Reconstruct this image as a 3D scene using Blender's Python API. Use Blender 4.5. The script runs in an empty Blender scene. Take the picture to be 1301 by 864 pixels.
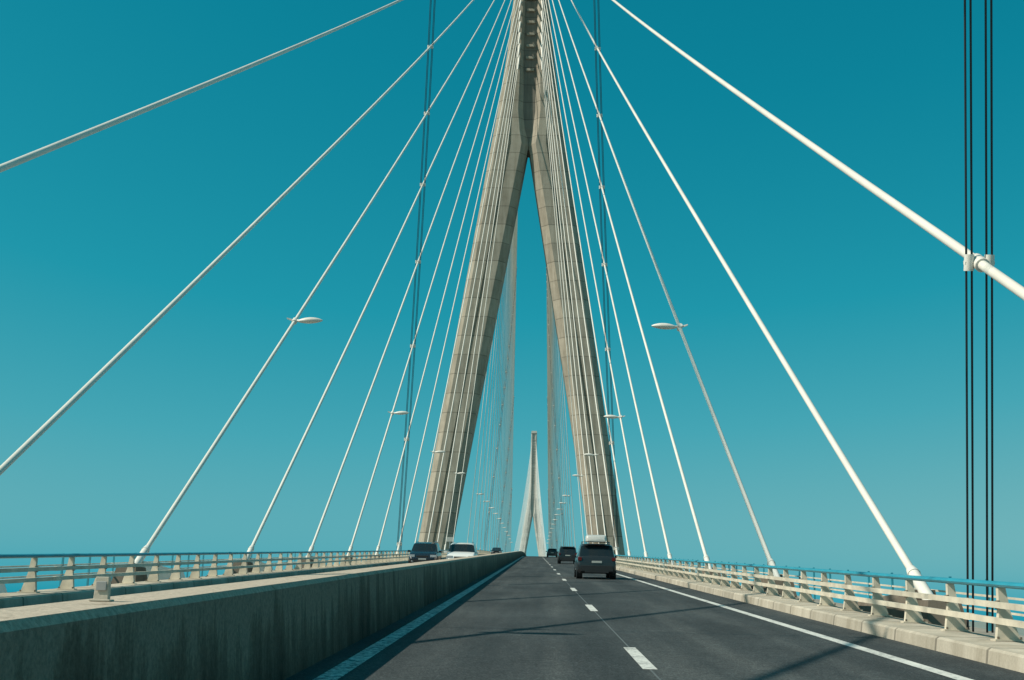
import bpy, math, random
from mathutils import Vector, Matrix
random.seed(4)
sc = bpy.context.scene
S = 0.05; YT = 203.0; YM = 631.0; YF = 1059.0; XC = -2.35; EYE = 1.35
XA = -2.53; HA = 10.19   # stay anchor centre line / half spacing

def zd(y):
    if y <= YT: return S*y
    L = YM-YT
    if y <= 2*YM-YT:
        u = y-YT
        return S*YT + S*u - S*u*u/(2*L)
    return S*YT - S*(y-(2*YM-YT))

# ------------------------------------------------------------------ materials
def new_mat(name):
    m = bpy.data.materials.new(name); m.use_nodes = True
    nt = m.node_tree; b = nt.nodes["Principled BSDF"]
    return m, nt, b
def nd(nt, t, **kw):
    n = nt.nodes.new(t)
    for k, v in kw.items(): setattr(n, k, v)
    return n
def mth(nt, op, a, b=None, clamp=False):
    n = nt.nodes.new('ShaderNodeMath'); n.operation = op; n.use_clamp = clamp
    for i, v in enumerate((a, b)):
        if v is None: continue
        if isinstance(v, (int, float)): n.inputs[i].default_value = v
        else: nt.links.new(v, n.inputs[i])
    return n.outputs[0]
def ramp(nt, fac, stops):
    r = nt.nodes.new('ShaderNodeValToRGB')
    el = r.color_ramp.elements
    el[0].position = stops[0][0]; el[0].color = (*stops[0][1], 1)
    el[1].position = stops[-1][0]; el[1].color = (*stops[-1][1], 1)
    for p, c in stops[1:-1]:
        e = el.new(p); e.color = (*c, 1)
    nt.links.new(fac, r.inputs[0]); return r.outputs[0]
def noise(nt, vec, scale, detail=4, rough=.55, mscale=None):
    if mscale:
        mp = nd(nt, 'ShaderNodeMapping'); mp.inputs['Scale'].default_value = mscale
        nt.links.new(vec, mp.inputs[0]); vec = mp.outputs[0]
    n = nd(nt, 'ShaderNodeTexNoise'); n.inputs['Scale'].default_value = scale
    n.inputs['Detail'].default_value = detail; n.inputs['Roughness'].default_value = rough
    nt.links.new(vec, n.inputs['Vector']); return n.outputs['Fac']
def mulcol(nt, a, b, fac=1.0):
    n = nd(nt, 'ShaderNodeMix', data_type='RGBA', blend_type='MULTIPLY')
    n.inputs[0].default_value = fac
    nt.links.new(a, n.inputs[6]); nt.links.new(b, n.inputs[7]); return n.outputs[2]
def bump(nt, b, h, strength, dist=.02):
    bn = nd(nt, 'ShaderNodeBump'); bn.inputs['Strength'].default_value = strength
    bn.inputs['Distance'].default_value = dist
    nt.links.new(h, bn.inputs['Height']); nt.links.new(bn.outputs[0], b.inputs['Normal'])

def simple(name, col, rough=.5, metal=0., var=.12, scale=3., coat=0.):
    m, nt, b = new_mat(name)
    g = nd(nt, 'ShaderNodeNewGeometry').outputs['Position'] if var else None
    if var:
        f = noise(nt, g, scale, 5)
        c = ramp(nt, f, [(.3, tuple(x*(1-var) for x in col)), (.7, tuple(min(1, x*(1+var)) for x in col))])
        nt.links.new(c, b.inputs['Base Color'])
    else: b.inputs['Base Color'].default_value = (*col, 1)
    b.inputs['Roughness'].default_value = rough; b.inputs['Metallic'].default_value = metal
    b.inputs['Coat Weight'].default_value = coat
    return m

def asphalt():
    m, nt, b = new_mat("asphalt")
    p = nd(nt, 'ShaderNodeNewGeometry').outputs['Position']
    big = noise(nt, p, 1.0, 5, .6, (1.3, .04, 1))
    blot = noise(nt, p, .5, 7, .65, (1, .5, 1))
    fine = noise(nt, p, 38, 3, .8)
    mid = noise(nt, p, 9, 4, .7)
    c = ramp(nt, big, [(.25, (.029, .035, .038)), (.5, (.044, .050, .053)), (.75, (.074, .080, .081))])
    c = mulcol(nt, c, ramp(nt, blot, [(.3, (.7, .7, .7)), (.7, (1.3, 1.3, 1.28))]))
    c = mulcol(nt, c, ramp(nt, mid, [(.35, (.8, .8, .8)), (.65, (1.2, 1.2, 1.2))]))
    c = mulcol(nt, c, ramp(nt, fine, [(.3, (.35, .35, .35)), (.5, (.95, .95, .95)), (.72, (2.5, 2.5, 2.4))]))
    nt.links.new(c, b.inputs['Base Color']); b.inputs['Roughness'].default_value = .85
    b.inputs['Specular IOR Level'].default_value = .2
    bump(nt, b, fine, .5, .01)
    return m
def paint_line():
    m, nt, b = new_mat("road_paint")
    p = nd(nt, 'ShaderNodeNewGeometry').outputs['Position']
    f = noise(nt, p, 14, 6, .75)
    f2 = noise(nt, p, 1.5, 4)
    s = mth(nt, 'ADD', mth(nt, 'MULTIPLY', f, .7), mth(nt, 'MULTIPLY', f2, .3))
    c = ramp(nt, s, [(.38, (.10, .10, .10)), (.46, (.5, .5, .47)), (.6, (.72, .71, .66))])
    nt.links.new(c, b.inputs['Base Color']); b.inputs['Roughness'].default_value = .7
    return m
def worn_line():
    m, nt, b = new_mat("worn_road_paint")
    p = nd(nt, 'ShaderNodeNewGeometry').outputs['Position']
    f = noise(nt, p, 9, 6, .85)
    c = ramp(nt, f, [(.42, (.05, .055, .06)), (.49, (.32, .32, .32)), (.56, (.66, .66, .62))])
    nt.links.new(c, b.inputs['Base Color']); b.inputs['Roughness'].default_value = .7
    return m
def concrete(name, col, stain=.35, joints=None, jaxis='Z', streak=(1.5, 1.5, .12), speck=.1, jdark=.5):
    m, nt, b = new_mat(name)
    p = nd(nt, 'ShaderNodeNewGeometry').outputs['Position']
    a = noise(nt, p, .5, 7, .62)
    st = noise(nt, p, 1.0, 6, .65, streak)
    fi = noise(nt, p, 25, 4, .7)
    c = ramp(nt, a, [(.25, tuple(x*.82 for x in col)), (.75, tuple(x*1.12 for x in col))])
    c = mulcol(nt, c, ramp(nt, st, [(.3, (1-stain, 1-stain*1.05, 1-stain*1.15)), (.58, (1, 1, 1))]))
    c = mulcol(nt, c, ramp(nt, fi, [(.3, (1-speck,)*3), (.7, (1+speck,)*3)]))
    if joints:
        sx = nd(nt, 'ShaderNodeSeparateXYZ'); nt.links.new(p, sx.inputs[0])
        q = mth(nt, 'DIVIDE', sx.outputs[jaxis], joints)
        fr = mth(nt, 'FRACT', q)
        wn = nd(nt, 'ShaderNodeTexWhiteNoise', noise_dimensions='1D')
        nt.links.new(mth(nt, 'FLOOR', q), wn.inputs['W'])
        c = mulcol(nt, c, ramp(nt, wn.outputs['Value'], [(0, (.86,)*3), (1, (1.06,)*3)]))
        jm = ramp(nt, fr, [(0, (jdark,)*3), (.03, (jdark,)*3), (.045, (1,)*3), (1, (1,)*3)])
        c = mulcol(nt, c, jm)
    nt.links.new(c, b.inputs['Base Color']); b.inputs['Roughness'].default_value = .88
    b.inputs['Specular IOR Level'].default_value = .25
    bump(nt, b, fi, .3, .01)
    return m
def barrier_mat():
    m, nt, b = new_mat("weathered_shaded_barrier_concrete")
    p = nd(nt, 'ShaderNodeNewGeometry').outputs['Position']
    sx = nd(nt, 'ShaderNodeSeparateXYZ'); nt.links.new(p, sx.inputs[0])
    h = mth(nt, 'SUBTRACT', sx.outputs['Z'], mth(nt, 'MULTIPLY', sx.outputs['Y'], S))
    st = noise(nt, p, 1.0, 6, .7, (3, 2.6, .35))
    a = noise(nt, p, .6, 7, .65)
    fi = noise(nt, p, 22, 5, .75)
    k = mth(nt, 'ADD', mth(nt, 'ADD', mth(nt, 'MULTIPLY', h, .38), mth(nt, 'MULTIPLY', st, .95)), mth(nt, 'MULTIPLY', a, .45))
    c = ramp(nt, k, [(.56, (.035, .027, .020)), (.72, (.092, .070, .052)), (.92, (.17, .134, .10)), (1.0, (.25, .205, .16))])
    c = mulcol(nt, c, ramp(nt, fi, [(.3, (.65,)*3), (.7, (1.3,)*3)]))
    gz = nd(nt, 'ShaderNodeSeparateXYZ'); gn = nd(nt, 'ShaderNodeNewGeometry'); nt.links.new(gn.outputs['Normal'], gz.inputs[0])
    sunlit_top = ramp(nt, gz.outputs['Z'], [(.3, (1, 1, 1)), (.8, (1.9, 1.95, 2.0)), (1, (1.9, 1.95, 2.0))])  # lit top and shaded sides painted into colour: upward faces lightened
    c = mulcol(nt, c, sunlit_top)
    q = mth(nt, 'FRACT', mth(nt, 'DIVIDE', sx.outputs['Y'], 24.0))
    c = mulcol(nt, c, ramp(nt, q, [(0, (.55,)*3), (.001, (.55,)*3), (.0015, (1,)*3), (1, (1,)*3)]))
    nt.links.new(c, b.inputs['Base Color']); b.inputs['Roughness'].default_value = .9
    b.inputs['Specular IOR Level'].default_value = .15
    bump(nt, b, fi, .6, .015)
    return m
def water_mat():
    m, nt, b = new_mat("estuary_water")
    p = nd(nt, 'ShaderNodeNewGeometry').outputs['Position']
    n = noise(nt, p, .12, 6, .6); a = noise(nt, p, .002, 5)
    c = ramp(nt, a, [(.3, (.20, .23, .20)), (.7, (.26, .28, .25))])
    nt.links.new(c, b.inputs['Base Color']); b.inputs['Roughness'].default_value = .6
    b.inputs['Specular IOR Level'].default_value = .1
    bump(nt, b, n, .4, .6)
    return m

M_ASPH = asphalt(); M_PAINT = paint_line(); M_WORN = worn_line()
M_TOWER = concrete("tower_concrete", (.385, .345, .28), .3, joints=3.4, jdark=.55)
M_TFAR = concrete("hazed_tower_concrete", (.48, .48, .44), .1, joints=3.4, jdark=.8)  # paler, flatter tower concrete: distance haze painted into the colour
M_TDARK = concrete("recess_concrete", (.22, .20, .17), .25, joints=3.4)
M_DECK = concrete("deck_concrete", (.32, .30, .26), .3)
M_KERB = concrete("kerb_concrete", (.50, .45, .37), .35, joints=2.0, jaxis='Y')
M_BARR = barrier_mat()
M_CREAM = simple("cream_rail_paint", (.62, .555, .445), .5, var=.22, scale=2.5)
M_TEAL = simple("teal_handrail_paint", (.03, .27, .36), .4, var=.15, scale=2)
M_CABLE = simple("cable_sheath", (.72, .68, .61), .42, var=.08, scale=.7)
M_ROPE = simple("dark_rope", (.012, .018, .025), .5, var=.1)
M_WHITE = simple("white_painted_steel", (.72, .69, .63), .4, var=.08)
M_BLOCK = concrete("anchor_block_concrete", (.17, .145, .115), .35)
M_TYRE = simple("tyre_rubber", (.015, .015, .016), .85)
M_RIM = simple("alloy", (.45, .46, .48), .3, .9, var=.05)
M_GLASS = simple("tinted_glass", (.012, .018, .022), .06, 0, var=0)
M_RED = simple("tail_light", (.14, .008, .008), .15, 0, var=0)
M_LAMP = simple("headlight_glass", (.6, .62, .64), .1, .3, var=0)
M_PLATE = simple("number_plate", (.45, .45, .42), .4, var=0)
M_BLKPL = simple("black_plastic", (.02, .021, .023), .55)
M_GREYPL = simple("grey_lens", (.35, .35, .34), .4)

# ------------------------------------------------------------------ mesh helpers
class MB:
    def __init__(s): s.v = []; s.f = []; s.m = []
    def add(s, vs, fs, mi=0):
        o = len(s.v); s.v += [tuple(v) for v in vs]
        for f in fs: s.f.append(tuple(i+o for i in f)); s.m.append(mi)
    def box(s, c, d, mi=0, taper=1.0, rot=None):
        x, y, z = (k/2 for k in d); vs = []
        for sz in (-1, 1):
            t = 1 if sz < 0 else taper
            for a, b in ((-1, -1), (1, -1), (1, 1), (-1, 1)):
                p = Vector((a*x*t, b*y*t, sz*z))
                if rot: p = rot @ p
                vs.append(p+Vector(c))
        s.add(vs, [(0, 3, 2, 1), (4, 5, 6, 7), (0, 1, 5, 4), (1, 2, 6, 5), (2, 3, 7, 6), (3, 0, 4, 7)], mi)
    def tube(s, pts, r, n=8, mi=0, caps=True):
        pts = [Vector(p) for p in pts]; vs = []
        for i, p in enumerate(pts):
            d = (pts[min(i+1, len(pts)-1)]-pts[max(i-1, 0)]).normalized()
            u = d.cross(Vector((1, 0, 0)))
            if u.length < .2: u = d.cross(Vector((0, 0, 1)))
            u.normalize(); w = d.cross(u)
            rr = r[i] if isinstance(r, (list, tuple)) else r
            for k in range(n):
                a = 2*math.pi*k/n
                vs.append(p+u*math.cos(a)*rr+w*math.sin(a)*rr)
        fs = [(i*n+k, i*n+(k+1) % n, (i+1)*n+(k+1) % n, (i+1)*n+k) for i in range(len(pts)-1) for k in range(n)]
        if caps: fs += [tuple(range(n))[::-1], tuple(range((len(pts)-1)*n, len(pts)*n))]
        s.add(vs, fs, mi)
    def loft(s, rings, mi=0, caps=True):
        n = len(rings[0]); vs = [p for r in rings for p in r]
        fs = [(i*n+k, i*n+(k+1) % n, (i+1)*n+(k+1) % n, (i+1)*n+k) for i in range(len(rings)-1) for k in range(n)]
        if caps: fs += [tuple(range(n))[::-1], tuple(range((len(rings)-1)*n, len(rings)*n))]
        s.add(vs, fs, mi)
    def sweep(s, prof, ys, mi=0):
        s.loft([[(x, y, z+zd(y)) for x, z in prof] for y in ys], mi)
    def obj(s, name, mats, smooth=False, parent=None, bevel=0, angle=35):
        me = bpy.data.meshes.new(name); me.from_pydata(s.v, [], s.f)
        for m in mats: me.materials.append(m)
        for p, mi in zip(me.polygons, s.m): p.material_index = mi; p.use_smooth = smooth
        import bmesh
        bm = bmesh.new(); bm.from_mesh(me); bmesh.ops.recalc_face_normals(bm, faces=bm.faces); bm.to_mesh(me); bm.free()
        if smooth:
            try: me.set_sharp_from_angle(angle=math.radians(angle))
            except Exception: pass
        o = bpy.data.objects.new(name, me); sc.collection.objects.link(o)
        if parent: o.parent = parent
        if bevel:
            b = o.modifiers.new("bevel", 'BEVEL'); b.width = bevel; b.segments = 2; b.limit_method = 'ANGLE'; b.angle_limit = math.radians(30)
        return o

def empty(name, loc=(0, 0, 0)):
    e = bpy.data.objects.new(name, None); e.location = loc; sc.collection.objects.link(e); return e

def frange(a, b, st):
    r = []; x = a
    while x < b: r.append(x); x += st
    r.append(b); return r
YS = frange(-160, YT, 24)+frange(YT+10, 1500, 12)
def rect(x0, x1, z0, z1): return [(x0, z0), (x1, z0), (x1, z1), (x0, z1)]

# ------------------------------------------------------------------ deck, road, markings
mb = MB()
mb.sweep([(XC-11.5, -.06), (XC+11.5, -.06), (XC+11.5, -.55), (XC+7, -3.0), (XC-7, -3.0), (XC-11.5, -.55)], YS)
mb.obj("bridge_deck", [M_DECK])
mb = MB(); mb.sweep(rect(-2.52, 5.9, -.05, 0), YS); mb.sweep(rect(-10.2, -3.12, -.05, 0), YS)
mb.obj("road", [M_ASPH])
mb = MB()
def line(x, w, y0, y1, mi=0, z=.004, st=12):
    ys = frange(y0, y1, st)
    vs = []; fs = []
    for y in ys: vs += [(x-w/2, y, zd(y)+z), (x+w/2, y, zd(y)+z)]
    for i in range(len(ys)-1): fs.append((2*i, 2*i+1, 2*i+3, 2*i+2))
    mb.add(vs, fs, mi)
line(4.85, .2, -60, 700); line(-2.10, .24, -60, 700, 1)
line(-3.75, .16, -60, 700); line(-9.3, .18, -60, 700)
for k in range(-4, 50):
    line(1.36, .17, 14.2+13*k, 17.3+13*k, 0, .006, 3.1); line(-6.5, .15, 10+13*k, 13+13*k, 0, .006, 3)
mb.obj("lane_markings", [M_PAINT, M_WORN])
mb = MB(); line(1.36, .025, -60, 500, 0, .003)
mb.obj("road_seam", [simple("seam_bitumen", (.10, .105, .105), .6)])
mb = MB()
mb.sweep([(5.9, -.05), (5.93, .17), (5.97, .2), (6.95, .2), (6.95, -.05)], YS)
mb.obj("kerb", [M_KERB])
mb = MB(); mb.sweep([(-10.2, -.05), (-10.23, .17), (-10.27, .2), (-11.3, .2), (-11.3, -.05)], YS)
mb.obj("kerb", [M_KERB])
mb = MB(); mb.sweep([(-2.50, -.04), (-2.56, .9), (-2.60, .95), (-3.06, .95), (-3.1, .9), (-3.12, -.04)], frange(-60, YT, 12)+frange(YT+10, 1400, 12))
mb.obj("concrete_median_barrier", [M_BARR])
mb = MB()
mb.box((-2.86, 7.95, zd(7.95)+1.025), (.10, .05, .17), 0, .88); mb.box((-2.86, 7.95, zd(7.95)+.957), (.14, .09, .014), 0)
mb.box((-2.86, 7.919, zd(7.95)+1.05), (.07, .008, .06), 1)
mb.obj("barrier_reflector", [M_KERB, M_GREYPL], bevel=.006)

# ------------------------------------------------------------------ guardrails
def guardrail(x, side):
    mb = MB(); ys = frange(-40, YT, 8)+frange(YT+8, 760, 8)
    y = 17.4-2.1*20
    while y < 700:
        z = zd(y)+.2
        xo = x+side*.10
        prof = [(xo-side*.14, 0), (xo+side*.20, 0), (xo+side*.075, .42), (xo+side*.03, .74), (xo-side*.075, .74), (xo-side*.08, .42)]
        r0 = [(px, y-.045, z+pz) for px, pz in prof]; r1 = [(px, y+.045, z+pz) for px, pz in prof]
        mb.loft([r0, r1], 0)
        mb.box((xo+side*.03, y, z+.012), (.42, .2, .024), 0)
        for bx in (-.13, .19):
            mb.tube([(xo+side*bx, y-.07, z+.02), (xo+side*bx, y-.07, z+.06)], .016, 6, 2)
        mb.box((xo-side*.085, y, z+.50), (.03, .12, .12), 2)
        y += 2.1
    for z0 in (.66, .44):
        mb.sweep(rect(x-.06, x+.005, z0, z0+.085) if side > 0 else rect(x-.005, x+.06, z0, z0+.085), ys, 0)
    y = 17.4-2.1*20+1.05
    while y < 300:
        for z0 in (.66, .44):
            mb.box((x-side*.0275, y, zd(y)+z0+.0425), (.075, .28, .097), 0, rot=Matrix.Rotation(math.atan(S), 3, 'X'))
        y += 8.4
    cx = x+side*.06
    mb.sweep([(cx+.075*math.cos(a), .985+.045*math.sin(a)) for a in [2*math.pi*i/10 for i in range(10)]], ys, 1)
    return mb.obj("guardrail", [M_CREAM, M_TEAL, M_BLOCK])
guardrail(6.6, 1); guardrail(-10.75, -1)
def outer(x):
    mb = MB(); ys = frange(-40, YT, 12)+frange(YT+8, 700, 8)
    y = -39
    while y < 650:
        mb.box((x, y, zd(y)+.45), (.05, .05, 1.0), 0); y += 2.1
    for z in (.9, .62, .34): mb.sweep(rect(x-.02, x+.02, z-.02, z+.02), ys, 0 if z > .8 else 1)
    mb.obj("outer_railing", [M_TEAL, M_CREAM])
outer(XC+11.3); outer(XC-11.3)

# ------------------------------------------------------------------ towers
def tower(y0, mat, mdark, name):
    zb = zd(y0); base = -57
    e = empty(name, (0, 0, 0))
    # (height above deck, outer half width, inner half width, depth): straight converging legs, then the mast
    io = [(base-zb, 26.3, 20.0, 9.5), (-5, 18.15, 12.9, 8.3), (0, 17.45, 12.1, 8.2), (25, 13.85, 7.98, 7.6), (50, 10.2, 3.86, 7.1), (66, 7.85, 1.22, 6.8), (73.4, 6.75, .02, 6.7),
          (76, 6.35, .45, 6.7), (80, 5.75, .8, 6.6), (92, 4.2, .9, 6.3), (104, 3.2, .9, 6.1), (147, 2.6, .9, 5.6)]
    prof = [(z, (o+i)/2, o-i, d) for z, o, i, d in io]
    for sd, nm in ((-1, "left_leg"), (1, "right_leg")):
        mb = MB(); rings = []
        for z, c, w, d in prof:
            h = w/2; q = d/2; ci = min(1.25, w*.25); g = .22*min(1, w/5.5)
            pts = [(-h, -q+1.3), (-h+ci, -q), (-g, -q), (-g, -q+.3), (g, -q+.3), (g, -q), (h-ci*.8, -q), (h, -q+.9),
                   (h, q-.9), (h-ci*.8, q), (-h+ci, q), (-h, q-1.3)]
            rings.append([(XC+sd*(c+px), y0+py, zb+z) for px, py in pts])
        mb.loft(rings); mb.obj(nm, [mat], parent=e)
    mb = MB(); rings = []
    for z, w, d in ((72.6, 2.4, 3.6), (76.5, 3.0, 4.6), (90, 2.6, 4.8), (104, 2.3, 4.6), (147, 1.9, 4.2)):
        rings.append([(XC+a*w/2*1.0, y0+b*d/2, zb+z) for a, b in ((-1, -1), (1, -1), (1, 1), (-1, 1))])
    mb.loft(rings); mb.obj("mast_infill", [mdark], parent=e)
    mb = MB()
    for z in frange(88, 141, 2.4):
        for sy in (-1, 1):
            mb.box((XC, y0+sy*(2.35), zb+z), (1.5, .9, .5), 0)
    mb.box((XC, y0, zb+148), (5.4, 6.2, 2.2), 0, .85)
    mb.obj("mast_head", [mat], parent=e, bevel=.05)
    mb = MB(); mb.box((XC, y0, zb-5.4), (29, 6, 4.2)); mb.obj("crossbeam", [mat], parent=e)
    mb = MB()
    for sd in (-1, 1): mb.box((XC+sd*23.2, y0, base+1), (17, 20, 6), 0, .92)
    mb.obj("footing", [mat], parent=e)
    return e
tower(YT, M_TOWER, M_TDARK, "bridge_tower")
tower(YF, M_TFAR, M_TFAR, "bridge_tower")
mb = MB()
for y in (-140, -95, -50, -5, 42, 88, 135, 1150, 1240, 1330, 1420):
    h = zd(y)-3+57
    mb.box((XC, y, -57+h/2), (11, 3.2, h), 0, .8)
mb.obj("viaduct_piers", [M_DECK])

# ------------------------------------------------------------------ cables
def cable_ends(yt, side, j, dirn):
    near_side = (yt == YT and dirn == -1) or (yt == YF and dirn == 1)
    off = (19.2+14.5*j+1.1) if near_side else (18+18.6*j+1.4)
    ya = yt+dirn*off
    A = Vector((XA+side*HA, ya, zd(ya)+.35))
    T = Vector((XC+side*1.95, yt+dirn*2.9, zd(yt)+91+2.15*j))
    return A, T
def cpt(A, T, t):
    P = A+(T-A)*t; L = (T-A).length
    P.z -= 4*3.4e-5*L*L*t*(1-t); return P
cables = {}
mb = MB(); mg = MB(); ma = MB()
for yt in (YT, YF):
    for dirn in (-1, 1):
        for side in (-1, 1):
            for j in range(23):
                A, T = cable_ends(yt, side, j, dirn)
                cables[(yt, dirn, side, j)] = (A, T)
                n = 24 if yt == YT else 8
                rc = .058+.002*min(j, 13)
                mb.tube([cpt(A, T, i/n) for i in range(n+1)], rc, 16 if yt == YT and dirn < 0 else 6, caps=False)
                if yt == YT:
                    L = (T-A).length
                    mg.tube([cpt(A, T, 0), cpt(A, T, 1.3/L)], [.125, .12], 12)
                    mg.tube([cpt(A, T, 1.3/L), cpt(A, T, 1.5/L)], [.135, .10], 12)
                    mg.tube([cpt(A, T, 1-3.5/L), cpt(A, T, 1)], [.14, .22], 8)
                y = A.y; x = A.x; z = zd(y)-.06
                ma.box((x, y, z+.30), (.8, 1.3, .60), 0, .75)
                a = y-dirn*.6; b = y-dirn*5.2
                vs = [(x-.3, a, zd(a)-.06), (x+.3, a, zd(a)-.06), (x+.2, a, zd(a)+.72), (x-.2, a, zd(a)+.72),
                      (x-.3, b, zd(b)-.06), (x+.3, b, zd(b)-.06), (x+.15, b, zd(b)+.28), (x-.15, b, zd(b)+.28)]
                ma.add(vs, [(0, 1, 2, 3), (7, 6, 5, 4), (0, 4, 5, 1), (1, 5, 6, 2), (2, 6, 7, 3), (3, 7, 4, 0)], 1 if side < 0 else 0)
mb.obj("stay_cables", [M_CABLE], smooth=True, angle=60)
mg.obj("cable_guide_pipes", [M_WHITE], smooth=True, angle=60)
ma.obj("cable_anchor_blocks", [M_BLOCK, M_WHITE])

mr = MB(); mc = MB()
def ropes(yt, dirn, yb, lean=.5, rr=.024):
    for side in (-1, 1):
        z0 = zd(yb)+.1
        pts = [Vector((XA+side*HA, yb, z0))]
        sgn = 1 if dirn < 0 else -1
        for j in range(23):
            A, T = cables[(yt, dirn, side, j)]
            g = lambda t: sgn*(cpt(A, T, t).y-yb)+lean*(cpt(A, T, t).z-z0)
            if g(0) > 0 or g(1) < 0: continue
            lo, hi = 0., 1.
            for _ in range(40):
                m = (lo+hi)/2
                if g(m) < 0: lo = m
                else: hi = m
            P = cpt(A, T, lo)
            if lo < .01: continue
            pts.append(P)
            d = (T-A).normalized()
            mc.tube([P-d*.15, P+d*.15], .12, 14)
            mc.tube([P+Vector((-.24, 0, 0)), P+Vector((.24, 0, 0))], .05, 8)
            for sx in (-.165, .165): mc.tube([P+Vector((sx, .04, -.13)), P+Vector((sx, -.04, .13))], .08, 12)
        pts.sort(key=lambda p: p.z)
        for off in (-.21, -.12, .12, .21):
            mr.tube([p+Vector((off, 0, 0)) for p in pts], rr, 8)
ropes(YT, -1, 21.0, .37, .019); ropes(YT, -1, 112.0)
ropes(YT, 1, YT+95); ropes(YT, 1, YT+190); ropes(YT, 1, YT+290)
mr.obj("cross_tie_ropes", [M_ROPE], smooth=True, angle=70); mc.obj("rope_clamps", [M_WHITE], smooth=True)

# ------------------------------------------------------------------ street lamps
def lamp_mesh():
    mb = MB(); rings = []; n = 14; Lh = 1.15
    for i in range(13):
        t = i/12; x = .2+Lh*t
        r = .17*math.sin(math.pi*min(1, (t*.90+.08)))**.65
        rz = r*1.0; w = r*1.3
        rings.append([(x, w*math.cos(2*math.pi*k/n), (.05*t)+(rz if math.sin(2*math.pi*k/n) > 0 else rz*.75)*math.sin(2*math.pi*k/n)) for k in range(n)])
    mb.loft(rings, 0)
    mb.tube([(-.05, 0, -.02), (.10, 0, .03), (.30, 0, .0)], [.05, .06, .08], 8)
    mb.tube([(0, -.12, -.09), (0, .12, .09)], .13, 12)
    mb.loft([[(-.08, -.03, -.02), (-.08, .03, -.02), (-.08, .03, .08), (-.08, -.03, .08)], [(-.38, -.09, .10), (-.38, .09, .10), (-.38, .09, .15), (-.38, -.09, .15)]], 0)
    return mb
lm = lamp_mesh()
first = None
def put_lamp(P, side):
    global first
    if first is None:
        first = lm.obj("street_lamp", [M_WHITE, M_GREYPL], smooth=True, angle=50); o = first
    else:
        o = bpy.data.objects.new("street_lamp", first.data); sc.collection.objects.link(o)
    o.location = P; o.rotation_euler = (0, 0, 0 if side < 0 else math.pi)
def lamps(yt, dirn, js):
    for j in js:
        for side in (-1, 1):
            A, T = cables[(yt, dirn, side, j)]
            lo, hi = 0., 1.
            for _ in range(40):
                m = (lo+hi)/2; P = cpt(A, T, m)
                if P.z-zd(P.y) < 12: lo = m
                else: hi = m
            put_lamp(cpt(A, T, lo), side)
lamps(YT, -1, (10, 7, 4, 1, 13)); lamps(YT, 1, (1, 3, 5, 7, 9, 11, 13, 15, 17, 19, 21))

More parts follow.
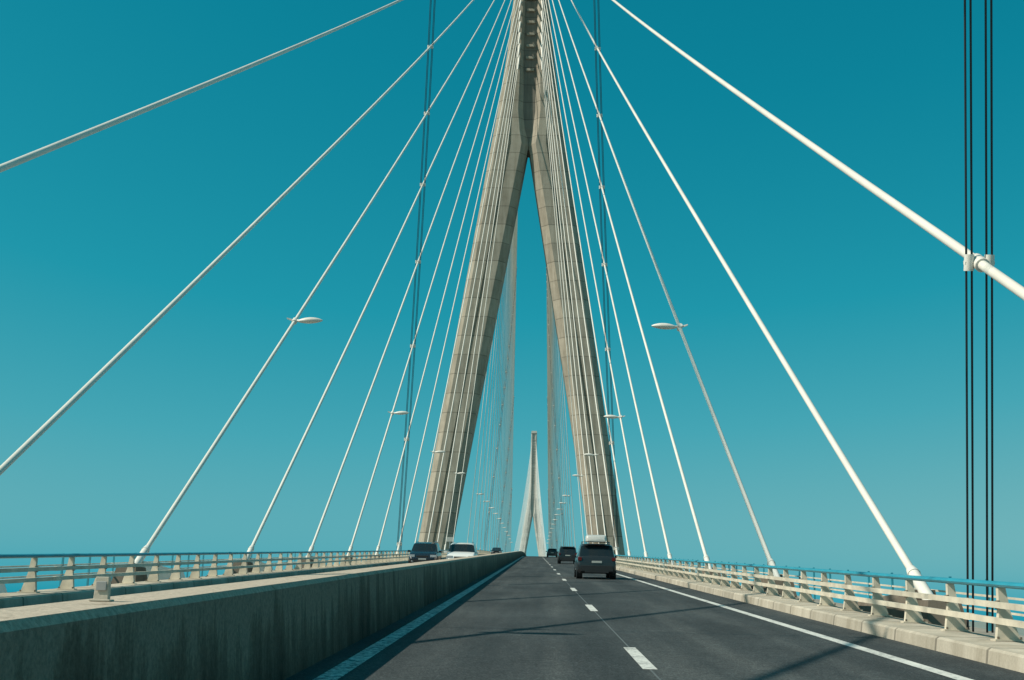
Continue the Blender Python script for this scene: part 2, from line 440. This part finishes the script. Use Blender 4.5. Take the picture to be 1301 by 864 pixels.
# ------------------------------------------------------------------ vehicles
def car(name, x, y, paint, facing_away=True, kind="suv", roofbox=False, W=1.85):
    e = empty(name); hw = W/2
    H = {"suv": 1.66, "hatch": 1.5, "wagon": 1.48}[kind]; L = 4.5 if kind != "hatch" else 4.15
    k = H-1.66
    st = [(0.00, .70, .74, .90, .36, 0), (.05, .96, 1.0, .95, .30, 0), (.10, 1.03+k*.5, 1.07+k*.5, .97, .27, 1), (.42, 1.05+k*.5, 1.58+k, .99, .25, 0),
          (.62, 1.05+k*.5, 1.63+k, 1.0, .25, 2), (1.25, 1.04+k*.5, 1.66+k, 1.0, .25, 0), (1.35, 1.04+k*.5, 1.66+k, 1.0, .25, 2),
          (2.15, 1.02+k*.5, 1.65+k, 1.0, .25, 0), (2.25, 1.02+k*.5, 1.64+k, 1.0, .25, 2), (2.75, 1.0+k*.5, 1.56+k, 1.0, .25, 3),
          (3.35, .98+k*.4, 1.06+k*.4, 1.0, .25, 0), (3.9, .93+k*.3, .98+k*.3, .98, .26, 0), (L-.25, .82+k*.3, .86+k*.3, .94, .28, 0), (L-.08, .66, .70, .88, .30, 0), (L, .55, .58, .80, .36, 0)]
    mb = MB(); rings = []
    for (yy, zb, zt, ws, zl, _) in st:
        w = hw*ws; green = zt-zb > .3
        wt = w*(.80 if green else .90); ws2 = w*.95
        half = [(w*.86, zl), (w*.98, zl+.14), (w, (zl+zb)/2+.05), (ws2, zb), (wt, zt-(.07 if green else .015)), (wt*.86, zt-.01), (wt*.45, zt+.012)]
        rings.append([(-a, yy, b) for a, b in half]+[(a, yy, b) for a, b in half[::-1]])
    n = 14; vs = [p for r in rings for p in r]; mb.v += vs
    for i in range(len(rings)-1):
        code = st[i][5]
        for q in range(n):
            mi = 0
            if code == 2 and q in (3, 9): mi = 1
            if code in (1, 3) and q in (4, 5, 6, 7, 8): mi = 1
            if code == 3 and q in (3, 9): mi = 1
            if q in (13, 0, 12): mi = 2
            mb.f.append((i*n+q, i*n+(q+1) % n, (i+1)*n+(q+1) % n, (i+1)*n+q)); mb.m.append(mi)
    mb.f.append(tuple(range(n))[::-1]); mb.m.append(0); mb.f.append(tuple(range(len(vs)-n, len(vs)))); mb.m.append(0)
    mb.obj("body", [paint, M_GLASS, M_BLKPL], smooth=True, parent=e, bevel=.02, angle=28)
    for wx in (-1, 1):
        for nm, wy in (("rear", .82), ("front", L-.88)):
            w = MB()
            c = hw-.12
            w.tube([(wx*(c-.11), wy, .33), (wx*(c-.10), wy, .33), (wx*(c+.08), wy, .33), (wx*(c+.11), wy, .33)], [.29, .335, .335, .30], 24, 0)
            w.tube([(wx*(c+.09), wy, .33), (wx*(c+.118), wy, .33)], [.215, .20], 18, 1)
            w.tube([(wx*(hw*.7), wy, .36), (wx*(hw*1.004), wy, .36)], .385, 24, 2)
            w.obj(nm+"_wheel", [M_TYRE, M_RIM, M_BLKPL], smooth=True, parent=e)
    p = MB()
    zb = 1.0+k*.5
    for s_ in (-1, 1):
        p.box((s_*hw*.86, .045, zb-.07), (.18, .09, .15), 1); p.box((s_*hw*.90, .12, zb-.05), (.08, .2, .14), 1)
        p.box((s_*hw*.70, -.012, .47), (.16, .02, .05), 1)
    p.box((0, -.015, .50), (W*.80, .06, .26), 0); p.box((0, .0, .80), (.48, .04, .10), 3)
    p.box((0, .33, 1.62+k), (W*.66, .22, .035), 4); p.box((0, .24, 1.60+k), (.3, .02, .025), 1)
    p.box((0, -.02, .335), (W*.6, .05, .08), 0)
    p.box((.06, .20, 1.17+k*.6), (.5, .015, .02), 0)
    for s_ in (-1, 1):
        p.box((s_*hw*.72, L-.12, .74), (.36, .14, .15), 2); p.box((s_*hw*.66, L-.02, .40), (.2, .04, .09), 2)
        p.box((s_*(hw+.09), 2.92, 1.04+k*.5), (.2, .1, .14), 4); p.box((s_*hw*.98, 2.92, 1.0+k*.5), (.12, .06, .05), 0)
    p.box((0, L-.055, .70), (W*.42, .06, .13), 0); p.box((0, L-.005, .42), (W*.62, .04, .15), 0); p.box((0, L+.012, .53), (.52, .02, .11), 3)
    p.box((0, L-.02, .31), (W*.7, .06, .07), 0)
    p.obj("fittings", [M_BLKPL, M_RED, M_LAMP, M_PLATE, paint], parent=e, bevel=.012)
    if kind in ("suv", "wagon"):
        r = MB()
        for s_ in (-1, 1):
            r.tube([(s_*hw*.68, .65, 1.64+k), (s_*hw*.68, .75, 1.71+k), (s_*hw*.68, 2.3, 1.71+k), (s_*hw*.68, 2.45, 1.63+k)], .018, 6)
        r.obj("roof_rails", [M_RIM], parent=e)
    if roofbox:
        r = MB(); rings = []
        for t, w, h in ((0, .42, .15), (.04, .48, .25), (.3, .50, .32), (.7, .48, .30), (.92, .38, .2), (1, .2, .1)):
            yy = .55+1.95*t; z0 = 1.76+k
            rings.append([(a*w, yy, z0+b*h) for a, b in ((-.96, 0), (-1, .3), (-.97, .8), (-.84, 1), (.84, 1), (.97, .8), (1, .3), (.96, 0))])
        r.loft(rings, 0)
        for yy in (1.0, 1.9): r.box((0, yy, 1.735+k), (W*.72, .06, .03), 1)
        r.obj("roof_box", [simple("roof_box_plastic", (.55, .55, .52), .35), M_BLKPL], smooth=True, parent=e, angle=40)
    sl = math.atan((zd(y+2)-zd(y))/2)
    e.location = (x, y, zd(y)+.005)
    e.rotation_euler = (sl, 0, 0) if facing_away else (-sl, 0, math.pi)
    if not facing_away:
        e.location = (x, y+L, zd(y+L)+.005)
    return e
P_BLACK = simple("black_car_paint", (.014, .016, .019), .3, .1, var=0, coat=.4)
P_GREY = simple("dark_grey_car_paint", (.022, .026, .03), .3, .1, var=0, coat=.4)
P_WHITE = simple("white_car_paint", (.72, .72, .70), .3, 0, var=0, coat=.5)
P_NAVY = simple("navy_car_paint", (.012, .02, .032), .25, .1, var=0, coat=.5)
car("car", 2.95, 57, P_GREY, True, "suv", True, 1.88)
car("car", 3.2, 116, P_BLACK, True, "suv")
car("car", 3.0, 205, P_BLACK, True, "hatch")
car("car", -7.5, 80, P_NAVY, False, "suv", W=1.95)
car("car", -4.85, 78, P_WHITE, False, "suv", W=1.95)
car("car", -6.9, 215, P_BLACK, False, "hatch")

mb = MB(); ys_ = 190
mb.tube([(XC-11.2, ys_, zd(ys_)), (XC-11.2, ys_, zd(ys_)+2.9)], .05, 8, 0); mb.box((XC-11.2, ys_-.07, zd(ys_)+2.6), (1.3, .04, .7), 1)
mb.obj("traffic_sign", [M_RIM, M_PLATE])

# ------------------------------------------------------------------ water
mb = MB(); R = 60000; n = 64
mb.add([(R*math.cos(2*math.pi*i/n), R*math.sin(2*math.pi*i/n), -57) for i in range(n)], [tuple(range(n))])
mb.obj("water", [water_mat()])

# ------------------------------------------------------------------ light
sd = Vector((-1, -.36, 1.05)).normalized()
el = math.asin(sd.z); az = math.atan2(sd.x, sd.y)
l = bpy.data.lights.new("sun", 'SUN'); l.energy = 4.8; l.angle = math.radians(.5); l.color = (1, .92, .77)
lo = bpy.data.objects.new("sun", l); sc.collection.objects.link(lo)
lo.rotation_euler = sd.to_track_quat('Z', 'Y').to_euler()
w = bpy.data.worlds.new("World"); sc.world = w; w.use_nodes = True
nt = w.node_tree; bg = nt.nodes["Background"]
sky = nt.nodes.new('ShaderNodeTexSky'); sky.sky_type = 'NISHITA'; sky.sun_disc = False
sky.sun_elevation = el; sky.sun_rotation = az % (2*math.pi)
sky.air_density = 1.0; sky.dust_density = 1.0; sky.ozone_density = 1.5
sp = nt.nodes.new('ShaderNodeSeparateColor'); nt.links.new(sky.outputs[0], sp.inputs[0])
def s2l(c): return tuple(((x/255+.055)/1.055)**2.4 if x > 10 else x/255/12.92 for x in c)
v = mth(nt, 'MULTIPLY', sp.outputs[1], .1)
c = ramp(nt, v, [(.12, s2l((4, 112, 136))), (.2, s2l((13, 130, 153))), (.30, s2l((32, 150, 170))), (.41, s2l((70, 165, 180))), (.55, s2l((108, 177, 184))), (.9, s2l((190, 215, 215)))])
vm = nd(nt, 'ShaderNodeVectorMath', operation='SCALE'); nt.links.new(c, vm.inputs[0]); vm.inputs['Scale'].default_value = 10
nt.links.new(vm.outputs[0], bg.inputs[0]); bg.inputs[1].default_value = .1

# ------------------------------------------------------------------ camera
cam = bpy.data.cameras.new("camera"); co = bpy.data.objects.new("camera", cam); sc.collection.objects.link(co)
cam.sensor_width = 36; cam.lens = 1500/1301*36; cam.clip_start = .1; cam.clip_end = 150000
M = Matrix.Rotation(math.radians(1.31), 4, 'Z') @ Matrix.Rotation(math.radians(90+12.88), 4, 'X') @ Matrix.Rotation(math.radians(1.25), 4, 'Z')
co.matrix_world = Matrix.Translation((0, 0, EYE)) @ M
sc.camera = co
sc.view_settings.view_transform = 'Standard'; sc.view_settings.look = 'None'; sc.view_settings.exposure = 0
